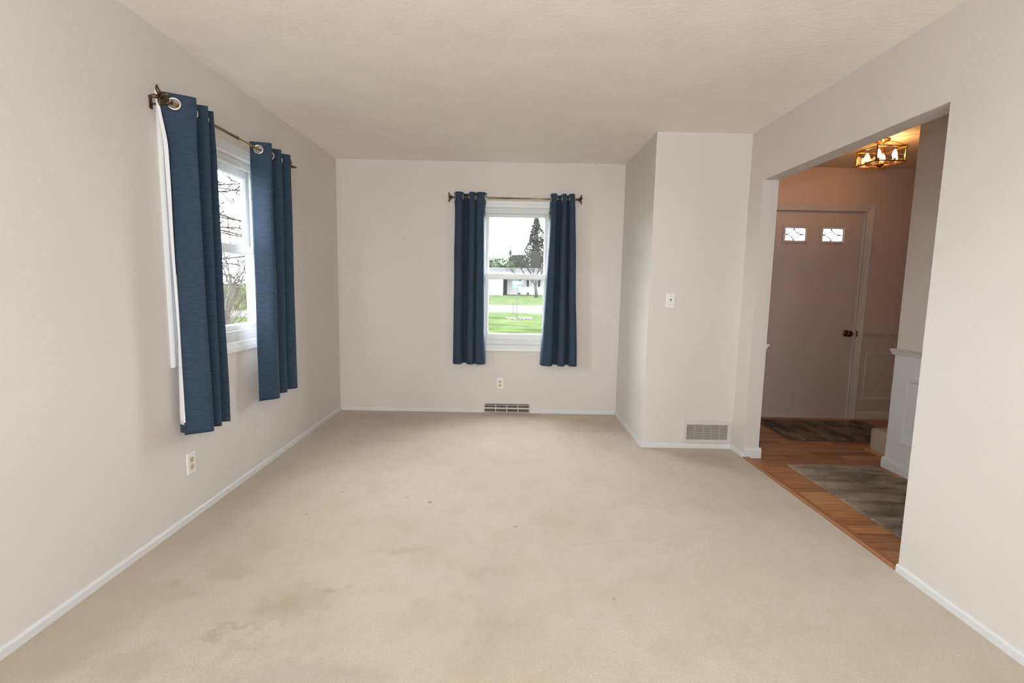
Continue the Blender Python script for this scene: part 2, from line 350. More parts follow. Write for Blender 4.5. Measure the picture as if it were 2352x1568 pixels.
# wall planes: (u, v, w) = along, up, out of the wall
FB = lambda u, v, w: (u, YB-w, v)          # back wall / entry wall, facing the room
FL = lambda u, v, w: (XL+w, u, v)          # left wall
FC = lambda u, v, w: (u, YC-w, v)          # closet front
FP = lambda u, v, w: (XP-w, u, v)          # hall partition
FR = lambda u, v, w: (XR-w, u, v)          # right wall
def fbox(mb, fn, u0, u1, v0, v1, w0, w1):
    p = [fn(u, v, w) for w in (w0, w1) for v in (v0, v1) for u in (u0, u1)]
    return mb.add(p, [(0, 1, 3, 2), (4, 6, 7, 5), (0, 4, 5, 1), (2, 3, 7, 6), (0, 2, 6, 4), (1, 5, 7, 3)])

# ------------------------------------------------------------------ openings
LW = (2.505, 3.425, 0.900, 2.015)      # left window rough opening (y0,y1,z0,z1)
BW = (-0.290, 0.400, 0.690, 2.015)     # back window (x0,x1,z0,z1)
DR = (2.500, 3.435, 0.0, 2.050)        # entry door opening

def wall_with_hole(fn, u0, u1, v0, v1, hole, w0, w1):
    a, b, c, d = hole; mb = MB()
    us = [u0, a, b, u1]; vz = [v0, c, d, v1]
    if c <= v0: vz = [v0, d, v1]
    g = {}
    def V(i, j, w):
        k = (i, j, w)
        if k not in g: mb.v.append(Vector(fn(us[i], vz[j], w))); g[k] = len(mb.v)-1
        return g[k]
    hj = 0 if c <= v0 else 1; nj = len(vz)-1
    F = lambda *x: (mb.f.append(tuple(x)), mb.mi.append(0))
    for i in range(3):
        for j in range(nj):
            if i == 1 and j == hj: continue
            for w in (w0, w1): F(V(i, j, w), V(i+1, j, w), V(i+1, j+1, w), V(i, j+1, w))
    def side(i0, j0, i1, j1): F(V(i0, j0, w0), V(i1, j1, w0), V(i1, j1, w1), V(i0, j0, w1))
    for i in range(3):
        side(i, nj, i+1, nj)
        if not (c <= v0 and i == 1): side(i, 0, i+1, 0)
    for j in range(nj): side(0, j, 0, j+1); side(3, j, 3, j+1)
    side(1, hj, 1, hj+1); side(2, hj, 2, hj+1); side(1, hj+1, 2, hj+1)
    if c > v0: side(1, hj, 2, hj)
    return mb
struct('wall_left', wall_with_hole(FL, YR, YB+WT, -0.02, H, LW, -WT, 0), m_wall, 'pinkish white left wall with the larger navy curtained window', 'wall')
struct('wall_back', wall_with_hole(FB, XL, XC, -0.02, H, BW, -WT, 0), m_wall, 'off white far wall with the smaller curtained window', 'wall')
mb = MB(); mb.add([(XC, YC, 0-.02), (XR, YC, -.02), (XR, YB+WT, -.02), (XC, YB+WT, -.02), (XC, YC, H), (XR, YC, H), (XR, YB+WT, H), (XC, YB+WT, H)],
                  [(0, 3, 2, 1), (4, 5, 6, 7), (0, 1, 5, 4), (1, 2, 6, 5), (2, 3, 7, 6), (3, 0, 4, 7)])
struct('wall_corner_closet', mb, m_wall, 'boxed out corner wall with light switch and return grille', 'wall')
# right wall with the wide cased opening, one continuous mesh
mb = wall_with_hole(lambda u, v, w: (XR-w, u, v), YR, YB, 0, H, (YN, YF, 0, ZT), -T, 0)
struct('wall_right', mb, m_wall, 'off white right wall with the wide opening to the entry hall', 'wall')
mb = MB(); mb.box(XL-WT, XH+.0, YR-WT, YR, -.02, H)
struct('wall_rear', mb, m_wall, 'wall behind the photographer', 'wall')
mb = MB(); mb.box(XL-WT, XR+.056, YR-WT, YB+WT, H, H+.12)
struct('ceiling', mb, m_ceil, 'beige brushed texture ceiling of the empty room', 'ceiling')
mb = MB(); mb.box(XL-WT, 1.800, YR-WT, YB+WT, -.06, 0)
struct('floor', mb, m_carp, 'beige stained wall to wall carpet', 'carpet')

# entry hall
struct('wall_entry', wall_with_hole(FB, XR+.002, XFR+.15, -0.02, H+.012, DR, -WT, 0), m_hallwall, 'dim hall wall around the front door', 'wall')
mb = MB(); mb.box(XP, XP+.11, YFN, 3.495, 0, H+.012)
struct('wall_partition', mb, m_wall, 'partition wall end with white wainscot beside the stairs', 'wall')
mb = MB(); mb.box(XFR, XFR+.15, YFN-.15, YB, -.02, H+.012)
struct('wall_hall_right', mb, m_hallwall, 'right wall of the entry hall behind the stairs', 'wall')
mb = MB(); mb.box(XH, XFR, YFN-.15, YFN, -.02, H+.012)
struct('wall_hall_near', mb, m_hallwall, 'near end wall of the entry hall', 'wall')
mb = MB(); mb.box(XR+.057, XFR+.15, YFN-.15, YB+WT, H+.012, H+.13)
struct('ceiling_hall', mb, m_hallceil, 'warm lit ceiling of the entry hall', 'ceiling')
# hall floor: sub floor with separate planks
fl = struct('floor_hall', MB().box(1.800, XFR, YFN-.15, YB+WT, -.06, -.009), m_dark, 'oak strip floor of the entry hall', 'floor')
pw = 0.0885; y = YFN; row = 0; meshes = {}
while y < YB-.001:
    y1 = min(y+pw, YB); inside = (y > YN-.02 and y1 < YF+.02)
    xs = (XR+.052) if (y1 > YN and y < YF) else XH
    x = xs; first = True
    while x < XFR-.01:
        ln = random.choice((.45, .6, .75, .95, 1.2)); ln = ln*random.uniform(.35, 1) if first else ln; first = False
        x1 = min(x+ln, XFR)
        if XFR-x1 < .12: x1 = XFR
        MB().box(x+.0006, x1-.0006, y+.0006, y1-.0006, -.009, random.uniform(-.0004, .0004)).build('plank', m_oak, fl)
        x = x1
    y = y1
mb = MB(); mb.prism([(0, -.009), (0, .006), (.008, .012), (.042, .010), (.052, .003), (.052, -.009)], lambda p, q, a: (1.802+p, a, q), YN+.001, YF-.001)
o = struct('trim_1', mb, mat('reducer_oak', (0.30, 0.125, 0.05), .4, bump=(50, .1, .001, 3)), 'oak reducer strip where carpet meets the hall floor', 'threshold')

# ------------------------------------------------------------------ baseboards
BBP = [(0, 0), (.011, 0), (.011, .030), (.008, .036), (0, .038)]
def baseboard(name, segs, label, prof=BBP, m=m_trim):
    mb = MB()
    for fn, a0, a1 in segs: mb.prism(prof, (lambda f: (lambda p, q, a: f(a, q, p)))(fn), a0, a1)
    return struct(name, mb, m, label, 'baseboard')
baseboard('baseboard_left', [(FL, YR, YB-.011)], 'low white baseboard along the left wall')
baseboard('baseboard_back', [(FB, XL, -.246), (FB, .220, XC-.0)], 'low white baseboard along the far wall')
mb = MB()
mb.prism(BBP, lambda p, q, a: (XC-p, a, q), YC+.0005, YB-.011); mb.prism(BBP, lambda p, q, a: (a, YC-p, q), XC-.011, XR-.011)
struct('baseboard_closet', mb, m_trim, 'low white baseboard wrapping the boxed corner', 'baseboard')
baseboard('baseboard_right', [(FR, YR, YN)], 'low white baseboard along the right wall')
baseboard('baseboard_right_far', [(FR, YF, YC-.011)], 'short low baseboard beside the opening')
TB = [(0, 0), (.016, 0), (.016, .058), (.011, .070), (.004, .080), (0, .080)]
mb = MB(); mb.prism(TB, lambda p, q, a: (a, YF-p, q), XR+.0, XH+.016); mb.prism(TB, lambda p, q, a: (XH+p, a, q), YF+.0005, YB-.02)
struct('baseboard_jamb', mb, m_trim, 'taller white baseboard on the opening jamb', 'baseboard')
mb = MB(); mb.prism(TB, lambda p, q, a: (XP-p, a, q), YFN, 3.495+.016); mb.prism(TB, lambda p, q, a: (a, 3.495+p, q), XP+.0005, XP+.11)
struct('baseboard_partition', mb, m_trim, 'tall white baseboard on the hall partition', 'baseboard')
mb = MB(); mb.prism(TB, lambda p, q, a: (a, YB-p, q), 3.507, XFR)
struct('baseboard_entry', mb, m_hallwhite, 'tall baseboard right of the front door', 'baseboard')

# ------------------------------------------------------------------ windows
CASP = [(0, 0), (0, .016), (.006, .020), (.030, .018), (.045, .014), (.058, .012), (.066, .006), (.070, 0)]
def window(name, fn, op, label, meet, glass0, glass1, cas_bot):
    u0, u1, v0, v1 = op; cu = (u0+u1)/2
    root = thing(name, fn(cu, v0, 0), label, 'window', kind='structure')
    # casing, mitred all round
    MB().ring((u0-.066, u1+.066, cas_bot, v1+.066), CASP, fn).build('casing', m_trim, root)
    # vinyl master frame lining the opening
    mb = MB(); fw = .030
    fbox(mb, fn, u0, u0+fw, v0, v1, -.116, -.006); fbox(mb, fn, u1-fw, u1, v0, v1, -.116, -.006)
    fbox(mb, fn, u0+fw, u1-fw, v1-fw, v1, -.116, -.006); fbox(mb, fn, u0+fw, u1-fw, v0, v0+.050, -.116, -.004)
    fbox(mb, fn, u0+fw, u1-fw, v0+.050, v0+.062, -.022, -.004)
    for k in (0, 1):   # parting stops of the side tracks
        uu = u0+fw if k == 0 else u1-fw-.012
        fbox(mb, fn, uu, uu+.012, v0+.05, v1-fw, -.064, -.056)
        fbox(mb, fn, uu, uu+.010, v0+.05, v1-fw, -.018, -.008)
    fbox(mb, fn, u0+fw, u1-fw, v1-fw-.020, v1-fw, -.020, -.008)
    mb.build('window_frame', m_vinyl, root, bevel=.0015)
    def sash(lo, hi, w0, w1, st, top, bot, lab):
        a, b = u0+fw+.003, u1-fw-.003
        mb = MB(); wm = (w0+w1)/2
        fbox(mb, fn, a, a+st, lo, hi, w0, w1); fbox(mb, fn, b-st, b, lo, hi, w0, w1)
        fbox(mb, fn, a+st, b-st, hi-top, hi, w0, w1); fbox(mb, fn, a+st, b-st, lo, lo+bot, w0, w1)
        # glazing bead
        mb.ring((a+st, b-st, lo+bot, hi-top), [(0, wm+.003), (0, w1-.003), (.006, w1-.006), (.008, wm+.003)], fn)
        s = mb.build('sash', m_vinyl, root, bevel=.0015)
        MB_ = MB(); fbox(MB_, fn, a+st-.003, b-st+.003, lo+bot-.003, hi-top+.003, w0+.004, w0+.008)
        MB_.build('pane', m_pane, s)
        return s
    sash(meet-.004, glass1+.050, -.110, -.078, .034, .047, .040, 'upper')
    lo = sash(glass0-.050, meet+.046, -.056, -.024, .036, .046, .050, 'lower')
    for du in (-.18, .18):   # sash locks
        mb = MB(); c = fn(cu+du, meet+.050, -.040)
        fbox(mb, fn, cu+du-.024, cu+du+.024, meet+.046, meet+.053, -.050, -.028)
        fbox(mb, fn, cu+du-.006, cu+du+.020, meet+.053, meet+.060, -.046, -.034)
        mb.build('sash_lock', m_vinyl, root, bevel=.001)
    return root
window('window_1', FL, LW, 'white double hung window in the left wall', 1.448, .995, 1.935, .832)
window('window_2', FB, BW, 'white double hung window in the far wall', 1.340, .790, 1.940, .622)
# flat apron board filling between casing bottom and frame
# ------------------------------------------------------------------ curtains
def crom(P, n):
    out = []; Q = [2*P[0]-P[1]]+P+[2*P[-1]-P[-2]]
    for i in range(1, len(Q)-2):
        a, b, c, d = Q[i-1], Q[i], Q[i+1], Q[i+2]
        for k in range(n):
            t = k/n; out.append(.5*((2*b)+(c-a)*t+(2*a-5*b+4*c-d)*t*t+(3*b-a-3*c+d)*t**3))
    out.append(P[-1]); return out
def curtain(fn, top, mid, bot, zt, zm, zb, label, ns=14, wave=0.004, seed=0, flap=False):
    tops = crom([Vector(p) for p in top], ns); mids = crom([Vector(p) for p in mid], ns); bots = crom([Vector(p) for p in bot], ns)
    n = len(tops); zs = []
    k = 34
    for i in range(k): zs.append(zt-(.15)*i/k)
    for i in range(71): zs.append(zt-.15+(zb-zt+.15)*i/70)
    def pt(j, z):
        if z > zm:
            t = (zt-z)/(zt-zm); t = t*t*(3-2*t); p = tops[j].lerp(mids[j], t)
        else:
            t = (zm-z)/(zm-zb); p = mids[j].lerp(bots[j], t)
        w = wave*min(1, (zt-z)/.3)
        p = p+Vector((noise.noise(Vector((j*.06, z*2.2, seed))), noise.noise(Vector((j*.06, z*2.0, seed+9)))))*w
        return p
    cen = pt(n//2, zt); org = Vector(fn(cen.x, zt, .09))
    root = thing('curtain', org, label, 'curtain', 'navy grommet curtains')
    # where the cloth crosses the rod line
    RZ = 2.090; ROD = .090; cross = []
    for j in range(n-1):
        a, b = pt(j, RZ), pt(j+1, RZ)
        if (a.y-ROD)*(b.y-ROD) < 0:
            t = (ROD-a.y)/(b.y-a.y); p = a.lerp(b, t); d = (b-a).normalized(); cross.append((p, d, j+t))
    # arc length lookup
    arc = [0]
    for j in range(n-1): arc.append(arc[-1]+(tops[j+1]-tops[j]).length)
    ca = [arc[int(c[2])]+(c[2] % 1)*(arc[min(int(c[2])+1, n-1)]-arc[int(c[2])]) for c in cross]
    def hole(j, z, r=.0205):
        for s in ca:
            if (arc[j]-s)**2+(z-RZ)**2 < r*r: return True
        return False
    def sheet(off, z1, jr, skip):
        mb = MB(); idx = {}
        js = list(range(*jr)); zz = [z for z in zs if z >= z1-1e-6]
        for i, z in enumerate(zz):
            for j in js:
                p = pt(j, z); q = pt(min(j+1, n-1), z)-pt(max(j-1, 0), z)
                nrm = Vector((q.y, -q.x)); nrm = nrm.normalized() if nrm.length else nrm
                p = p+nrm*off; idx[(i, j)] = len(mb.v); mb.v.append(Vector(fn(p.x, z, p.y)))
        for i in range(len(zz)-1):
            for j in js[:-1]:
                if skip and (hole(j, zz[i]) or hole(j+1, zz[i+1])): continue
                mb.f.append((idx[(i, j)], idx[(i, j+1)], idx[(i+1, j+1)], idx[(i+1, j)])); mb.mi.append(0)
        return mb
    s = 1
    sheet(0, zb, (0, n), True).build('fabric', m_fab, root, smooth=True, solid=.0012)
    l = sheet(.0028*s, zb+.052, (0, n), True).build('lining', m_lining, root, smooth=True)
    l['label'] = 'white backing cloth of the curtain'
    hm = sheet(.0032*s, zb, (0, n), False)
    # stitched hem: only the lowest 52 mm on the back
    hm.v, hm.f, hm.mi = hm.v, hm.f, hm.mi
    keep = [f for f in hm.f if min(hm.v[i].z for i in f) < zb+.052-1e-4 and max(hm.v[i].z for i in f) < zb+.075]
    hm.f = keep; hm.mi = [0]*len(keep)
    used = sorted({i for f in keep for i in f}); mp = {a: b for b, a in enumerate(used)}
    hm.v = [hm.v[i] for i in used]; hm.f = [tuple(mp[i] for i in f) for f in hm.f]
    hm.build('hem', m_fab, root, smooth=True)
    if flap:   # side edge of the cloth curling back and showing its white lining, navy hem below
        for nm, za, zc, mm in (('lining_edge', zb+.050, 1.30, m_lining), ('hem_edge', zb+.008, zb+.050, m_fab)):
            mb = MB(); N = 24
            for i in range(N+1):
                z = za+(zc-za)*i/N; k = max(0.0, min(1.0, (1.30-z)/.7)); p = pt(0, z)
                for q in range(4):
                    e = q/3; mb.v.append(Vector(fn(p.x+.020*k*e, z, p.y-.042*k*e-.004*math.sin(e*3.14)*k)))
            for i in range(N):
                for q in range(3): mb.f.append((i*4+q, i*4+q+1, i*4+q+5, i*4+q+4)); mb.mi.append(0)
            o = mb.build(nm, mm, root, smooth=True, solid=.0012)
            if mm is m_lining: o['label'] = 'white lining showing at the curtain edge'
    for (p, d, _), s_ in zip(cross, ca):
        nr = Vector((d.y, -d.x)); c = Vector(fn(p.x, RZ, p.y)); ax = Vector(fn(p.x+nr.x, RZ, p.y+nr.y))-c
        MB().torus(c, ax, .0245, .0055, 32, 8, .55).build('grommet', m_nickel, root, smooth=True)
    return root
# plan paths: (distance along the wall, distance out from the wall)
curtain(FL, [(2.398, .046), (2.403, .040), (2.488, .162), (2.532, .030), (2.597, .152), (2.632, .030), (2.672, .135), (2.700, .045)],
        [(2.440, .050), (2.450, .032), (2.476, .162), (2.530, .030), (2.590, .155), (2.630, .035), (2.670, .142), (2.700, .050)],
        [(2.406, .080), (2.412, .084), (2.483, .172), (2.532, .050), (2.572, .160), (2.620, .050), (2.667, .152), (2.700, .060)],
        2.135, 1.88, .500, 'left curtain of the left wall window, nearest to the camera, grommet facing out', seed=1, flap=True)
curtain(FL, [(3.205, .042), (3.246, .160), (3.330, .035), (3.394, .152), (3.445, .040), (3.520, .150), (3.590, .105)],
        [(3.185, .052), (3.236, .162), (3.320, .035), (3.392, .155), (3.450, .040), (3.520, .150), (3.580, .110)],
        [(3.112, .088), (3.216, .172), (3.300, .070), (3.390, .140), (3.450, .070), (3.520, .148), (3.606, .120)],
        2.135, 1.85, .505, 'right curtain of the left wall window, lit blue along its window edge', seed=2)
curtain(FB, [(-.548, .055), (-.522, .128), (-.470, .128), (-.452, .042), (-.412, .042), (-.394, .128), (-.352, .128), (-.340, .070), (-.322, .128), (-.262, .128), (-.240, .052)],
        [(-.540, .055), (-.522, .132), (-.468, .132), (-.450, .045), (-.414, .045), (-.394, .130), (-.350, .130), (-.338, .070), (-.322, .130), (-.268, .130), (-.254, .052)],
        [(-.552, .060), (-.535, .140), (-.470, .148), (-.452, .055), (-.425, .055), (-.402, .140), (-.350, .140), (-.337, .075), (-.320, .140), (-.250, .140), (-.230, .060)],
        2.135, 1.95, .508, 'left curtain of the far wall window', ns=10, seed=3)
curtain(FB, [(.364, .052), (.374, .125), (.420, .128), (.430, .042), (.466, .042), (.476, .122), (.510, .122), (.516, .050), (.535, .050), (.545, .128), (.585, .128), (.598, .050)],
        [(.362, .052), (.374, .130), (.420, .130), (.432, .042), (.468, .042), (.480, .128), (.516, .128), (.522, .050), (.540, .050), (.552, .130), (.596, .130), (.606, .050)],
        [(.303, .070), (.325, .140), (.410, .148), (.430, .055), (.465, .055), (.482, .140), (.535, .140), (.550, .055), (.575, .055), (.590, .140), (.650, .140), (.668, .060)],
        2.135, 1.95, .505, 'right curtain of the far wall window, flaring wider at the hem', ns=10, seed=4)

# ------------------------------------------------------------------ curtain rods with leaf finials
def rod(fn, a0, a1, amid, label, turn):
    z = 2.090; root = thing('curtain_rod', fn((a0+a1)/2, z, .09), label, 'curtain rod', 'curtain rods')
    MB().tube([fn(a0, z, .09), fn(amid, z, .09)], .0085, 16).build('rod_tube', m_rod, root, smooth=True)
    MB().tube([fn(amid-.05, z, .09), fn(a1, z, .09)], .0068, 16).build('inner_rod_tube', m_rod, root, smooth=True)
    MB().tube([fn(amid-.006, z, .09), fn(amid+.002, z, .09)], .0098, 16).build('rod_collar', m_rod, root, smooth=True)
    for end, sg in ((a0, -1), (a1, 1)):
        mb = MB()
        c = Vector(fn(end, z, .09)); ax = (Vector(fn(end+sg, z, .09))-c).normalized()
        mb.lathe([(.0085, -.012), (.012, -.010), (.012, -.002), (.008, .002), (.007, .012), (.010, .018), (.006, .026), (.001, .034)], c, ax, 16)
        s1 = ax.orthogonal().normalized(); s2 = ax.cross(s1)
        for k in range(4):
            w = math.pi/2*k+.6+turn; d = s1*math.cos(w)+s2*math.sin(w); pts = []; rr = []
            for t in range(11):
                t /= 10; pts.append(c+ax*(.012+.060*t-.030*t**3)+d*(.005+.012*t+.032*t**2.2)); rr.append(.0035+.0075*math.sin(math.pi*min(1, t*1.05))**.8*(1-t*.35) if t < 1 else .0008)
            mb.tube(pts, rr, 8)
        mb.build('finial', m_bronze, root, smooth=True)
    for a in (a0+.030, a1-.030):
        b = MB(); fbox(b, fn, a-.010, a+.010, z-.035, z+.020, 0, .004)
        fbox(b, fn, a-.005, a+.005, z-.016, z-.010, .004, .098); fbox(b, fn, a-.005, a+.005, z-.016, z+.002, .098, .102)
        b.tube([fn(a, z-.028, .003), fn(a, z-.028, .007)], .004, 10); b.tube([fn(a, z+.012, .003), fn(a, z+.012, .007)], .004, 10)
        b.build('bracket', m_bronze, root, bevel=.001)
    return root
rod(FL, 2.375, 3.625, 2.985, 'antique bronze curtain rod on the left wall', .3)
rod(FB, -.548, .612, -.02, 'antique bronze curtain rod on the far wall', .0)

# ------------------------------------------------------------------ outlets, switch, nails
def plate_mb(fn, u, v, w=.070, h=.115):
    mb = MB(); mb.ring((u-w/2, u+w/2, v-h/2, v+h/2), [(0, 0), (0, .0025), (.004, .0058), (.006, .006)], fn)
    fbox(mb, fn, u-w/2+.006, u+w/2-.006, v-h/2+.006, v+h/2-.006, .001, .006); return mb
def outlet(fn, u, v, label):
    root = thing('power_outlet', fn(u, v, 0), label, 'outlet', 'power outlets')
    plate_mb(fn, u, v).build('cover_plate', m_plate, root)
    c = Vector(fn(u, v, 0)); ax = Vector(fn(u, v, 1))-c
    for dv in (.0195, -.0195):
        cc = Vector(fn(u, v+dv, 0)); r = MB(); pr = []
        for k in range(28):
            w = 2*math.pi*k/28; pr.append((.0172*math.cos(w), max(-.0142, min(.0142, .0172*math.sin(w)))))
        r.prism(pr, lambda p, q, a: fn(u+p, v+dv+q, a), .004, .0078)
        rec = r.build('receptacle', m_almond, root); s = MB()
        for du in (-.0065, .0065): fbox(s, fn, u+du-.0013, u+du+.0013, v+dv-.001, v+dv+.008, .0070, .0082)
        s.lathe([(.0028, 0), (.0028, .0004)], fn(u, v+dv-.008, .0079), ax, 12); s.build('slots', m_dark, rec)
    MB().lathe([(.0032, 0), (.003, .0012), (.0, .0016)], fn(u, v, .006), ax, 12).build('screw', m_screw, root)
    return root
outlet(FL, 2.548, .302, 'almond outlet low on the left wall under the near curtain')
outlet(FB, -.085, .296, 'almond outlet on the far wall above the floor register')
root = thing('light_switch', FC(1.252, 1.180, 0), 'white toggle light switch on the boxed corner wall', 'switch')
plate_mb(FC, 1.252, 1.180).build('cover_plate', m_plate, root)
mb = MB(); fbox(mb, FC, 1.247, 1.257, 1.168, 1.192, .0058, .0066); mb.build('slot', m_dark, root)
mb = MB(); mb.prism([(0.004, -.010), (.0065, -.011), (.016, -.003), (.014, .002), (.004, .003)], lambda p, q, a: FC(a, 1.180+q-.001, p), 1.2480, 1.2560); mb.build('toggle', m_plate, root)
for dv in (.030, -.030): MB().lathe([(.0032, 0), (.003, .0012), (0, .0016)], FC(1.252, 1.180+dv, .006), (0, -1, 0), 12).build('screw', m_screw, root)
def nail(p, ax, label):
    p = Vector(p); ax = Vector(ax); o = MB().lathe([(.0012, -.004), (.0012, .008), (.0035, .008), (.0035, .0095), (0, .010)], p, ax, 10).build('nail', m_bronze, loc=p, smooth=False)
    tag(o, label, 'nail', 'nails'); return o
nail((-1.045, YB, 1.705), (0, -1, 0), 'tiny nail left in the bare far wall, left of the window')
nail((0.80, YB, 2.425), (0, -1, 0.4), 'small nail at the ceiling edge of the far wall')

# ------------------------------------------------------------------ floor register on the far wall
u0, u1, v0, v1 = -.243, .217, .002, .101
root = thing('floor_register', FB(-.013, .0, 0), 'cream baseboard heat register below the far window', 'register')
MB().ring((u0, u1, v0, v1), [(0, 0), (0, .012), (.003, .015), (.008, .015), (.008, .006)], FB).build('register_frame', m_reg, root)
mb = MB(); fbox(mb, FB, u0+.004, u1-.004, v0+.004, v1-.004, 0, .004); mb.build('damper', m_regdark, root)
mb = MB()
fbox(mb, FB, u0+.006, u1-.006, .077, .081, .006, .015)
fbox(mb, FB, u0+.006, u1-.006, .041, .053, .006, .015)
for k in range(1, 4):
    uu = u0+.006+(u1-u0-.012)*k/4; fbox(mb, FB, uu-.004, uu+.004, v0+.006, .078, .006, .0145)
mb.build('crossbars', m_reg, root)
mb = MB()
for vv in [.016, .022, .028, .034, .058, .064, .070]: fbox(mb, FB, u0+.008, u1-.008, vv, vv+.0016, .004, .011)
for k in range(60):
    uu = u0+.012+(u1-u0-.026)*k/59; fbox(mb, FB, uu, uu+.0018, .082, .094, .004, .010)
o = mb.build('louvers', m_regdark, root); o['kind'] = 'stuff'
mb = MB(); fbox(mb, FB, -.016, -.008, .060, .078, .015, .026); mb.build('lever', m_reg, root, bevel=.001)

# return air grille on the closet front
u0, u1, v0, v1 = 1.402, 1.800, .036, .226
root = thing('return_air_grille', FC(1.6, v0, 0), 'pinkish white return air grille low on the boxed corner wall', 'vent')
MB().ring((u0, u1, v0, v1), [(0, 0), (0, .004), (.006, .008), (.030, .010), (.034, .007), (.034, .001)], FC).build('grille_frame', m_grille, root)
mb = MB(); fbox(mb, FC, u0+.03, u1-.03, v0+.03, v1-.03, 0, .0015); mb.build('duct_backing', mat('duct_grey', (0.07, 0.062, 0.057), .7), root)
mb = MB(); n = 17
for k in range(n):
    vv = v0+.036+(v1-v0-.074)*k/(n-1)
    mb.prism([(.0015, 0), (.0015, .0013), (.0058, -.0004), (.0058, -.0016)], lambda p, q, a: FC(a, vv+q+.001, p), u0+.033, u1-.033)
o = mb.build('louvers', m_grille, root); o['kind'] = 'stuff'
for k in range(1, 5):
    mb = MB(); uu = u0+.034+(u1-u0-.068)*k/5; fbox(mb, FC, uu-.001, uu+.001, v0+.034, v1-.034, .001, .004)
    mb.build('grille_rib', m_grille, root)
for uu in (u0+.015, u1-.015): MB().lathe([(.0035, 0), (.003, .0015), (0, .002)], FC(uu, (v0+v1)/2, .009), (0, -1, 0), 10).build('screw', m_screw, root)

# ------------------------------------------------------------------ entry door
root = thing('door_1', (2.97, YB+.03, 0), 'closed front door with two small leaded diamond lites', 'door', kind='structure')
dx0, dx1, dz0, dz1 = 2.504, 3.428, .012, 2.044; FDy = YB+.028; FD = lambda u, v, w: (u, FDy-w, v)
lites = [(2.668, 2.868, 1.760, 1.886), (3.036, 3.234, 1.758, 1.884)]
mb = MB(); us = [dx0, lites[0][0], lites[0][1], lites[1][0], lites[1][1], dx1]; vz = [dz0, 1.759, 1.885, dz1]
for w in (0, -.044):
    for i in range(5):
        for j in range(3):
            if j == 1 and i in (1, 3): continue
            mb.add([FD(us[i], vz[j], w), FD(us[i+1], vz[j], w), FD(us[i+1], vz[j+1], w), FD(us[i], vz[j+1], w)], [(0, 1, 2, 3)])
for i in (1, 3):
    mb.add([FD(a, b, w) for w in (0, -.044) for a, b in ((us[i], vz[1]), (us[i+1], vz[1]), (us[i+1], vz[2]), (us[i], vz[2]))], [(0, 1, 5, 4), (1, 2, 6, 5), (2, 3, 7, 6), (3, 0, 4, 7)])
mb.add([FD(a, b, w) for w in (0, -.044) for a, b in ((dx0, dz0), (dx1, dz0), (dx1, dz1), (dx0, dz1))], [(0, 1, 5, 4), (1, 2, 6, 5), (2, 3, 7, 6), (3, 0, 4, 7)])
mb.build('door_slab', m_door, root)
m_came = mat('lead_came', (.05, .04, .04), .4, .6); m_litef = mat('lite_frame_paint', (.60, .53, .50), .35)
for a, b, c, d in lites:
    lf = MB().ring((a-.026, b+.026, 1.759-.026, 1.885+.026), [(0, 0), (0, .006), (.006, .014), (.014, .015), (.022, .009), (.030, .008), (.032, -.014)], FD).build('lite_frame', m_litef, root)
    g = MB(); fbox(g, FD, a+.001, b-.001, 1.760, 1.884, -.024, -.020); g.build('pane', m_pane, lf)
    cm = MB(); cu, cv = (a+b)/2, 1.822; hu, hv = (b-a)/2-.004, .060
    for su, sv in ((1, 1), (1, -1), (-1, 1), (-1, -1)):
        pts = []
        for k in range(13):
            t = k/12*math.pi/2  # concave arc centred on the corner
            pts.append(FD(cu+su*hu*(1-math.sin(t)*.98), cv+sv*hv*(1-math.cos(t)*.98), -.019))
        cm.tube(pts, .0048, 6)
    cm.lathe([(.006, 0), (.004, .003), (0, .004)], FD(cu+hu-.004, cv, -.019), (0, -1, 0), 10)
    cm.build('leading', m_came, lf, smooth=True)
kn = MB().lathe([(.032, 0), (.034, .004), (.030, .008), (.014, .012), (.012, .030), (.020, .034), (.029, .044), (.031, .056), (.027, .068), (.014, .075), (0, .076)], FD(3.358, .862, 0), (0, -1, 0), 28).build('door_knob', m_knob, root, smooth=True)
mb = MB(); fbox(mb, FB, 3.4375, 3.4425, .832, .892, .004, .018); mb.build('strike_plate', m_knob, root)
mb = MB(); fbox(mb, FD, dx0, dx1, .002, .03, .001, .010); mb.build('door_sweep', m_door, root)
# jamb lining and fluted casing
mb = MB(); FLU = [(0, 0), (0, .010), (.006, .016), (.012, .016)]
for k in range(4): s = .012+k*.012; FLU += [(s+.002, .0115), (s+.007, .0115), (s+.009, .016)]
FLU += [(.064, .015), (.070, .008), (.070, 0)]
mb.ring((DR[0]-.072, DR[1]+.072, 0, DR[3]+.064), FLU, FB, open_bottom=True)
struct('trim_2', mb, m_hallwhite, 'fluted casing around the front door', 'door casing')
mb = MB(); mb.box(DR[0]-.002, DR[0]+.003, YB, YB+WT, 0, DR[3]); mb.box(DR[1]-.003, DR[1]+.002, YB, YB+WT, 0, DR[3]); mb.box(DR[0], DR[1], YB, YB+WT, DR[3]-.003, DR[3]+.002)
mb.box(DR[0], DR[1], YB+.075, YB+WT, 0, .012)
struct('trim_3', mb, m_hallwhite, 'jamb lining of the front door', 'door jamb')
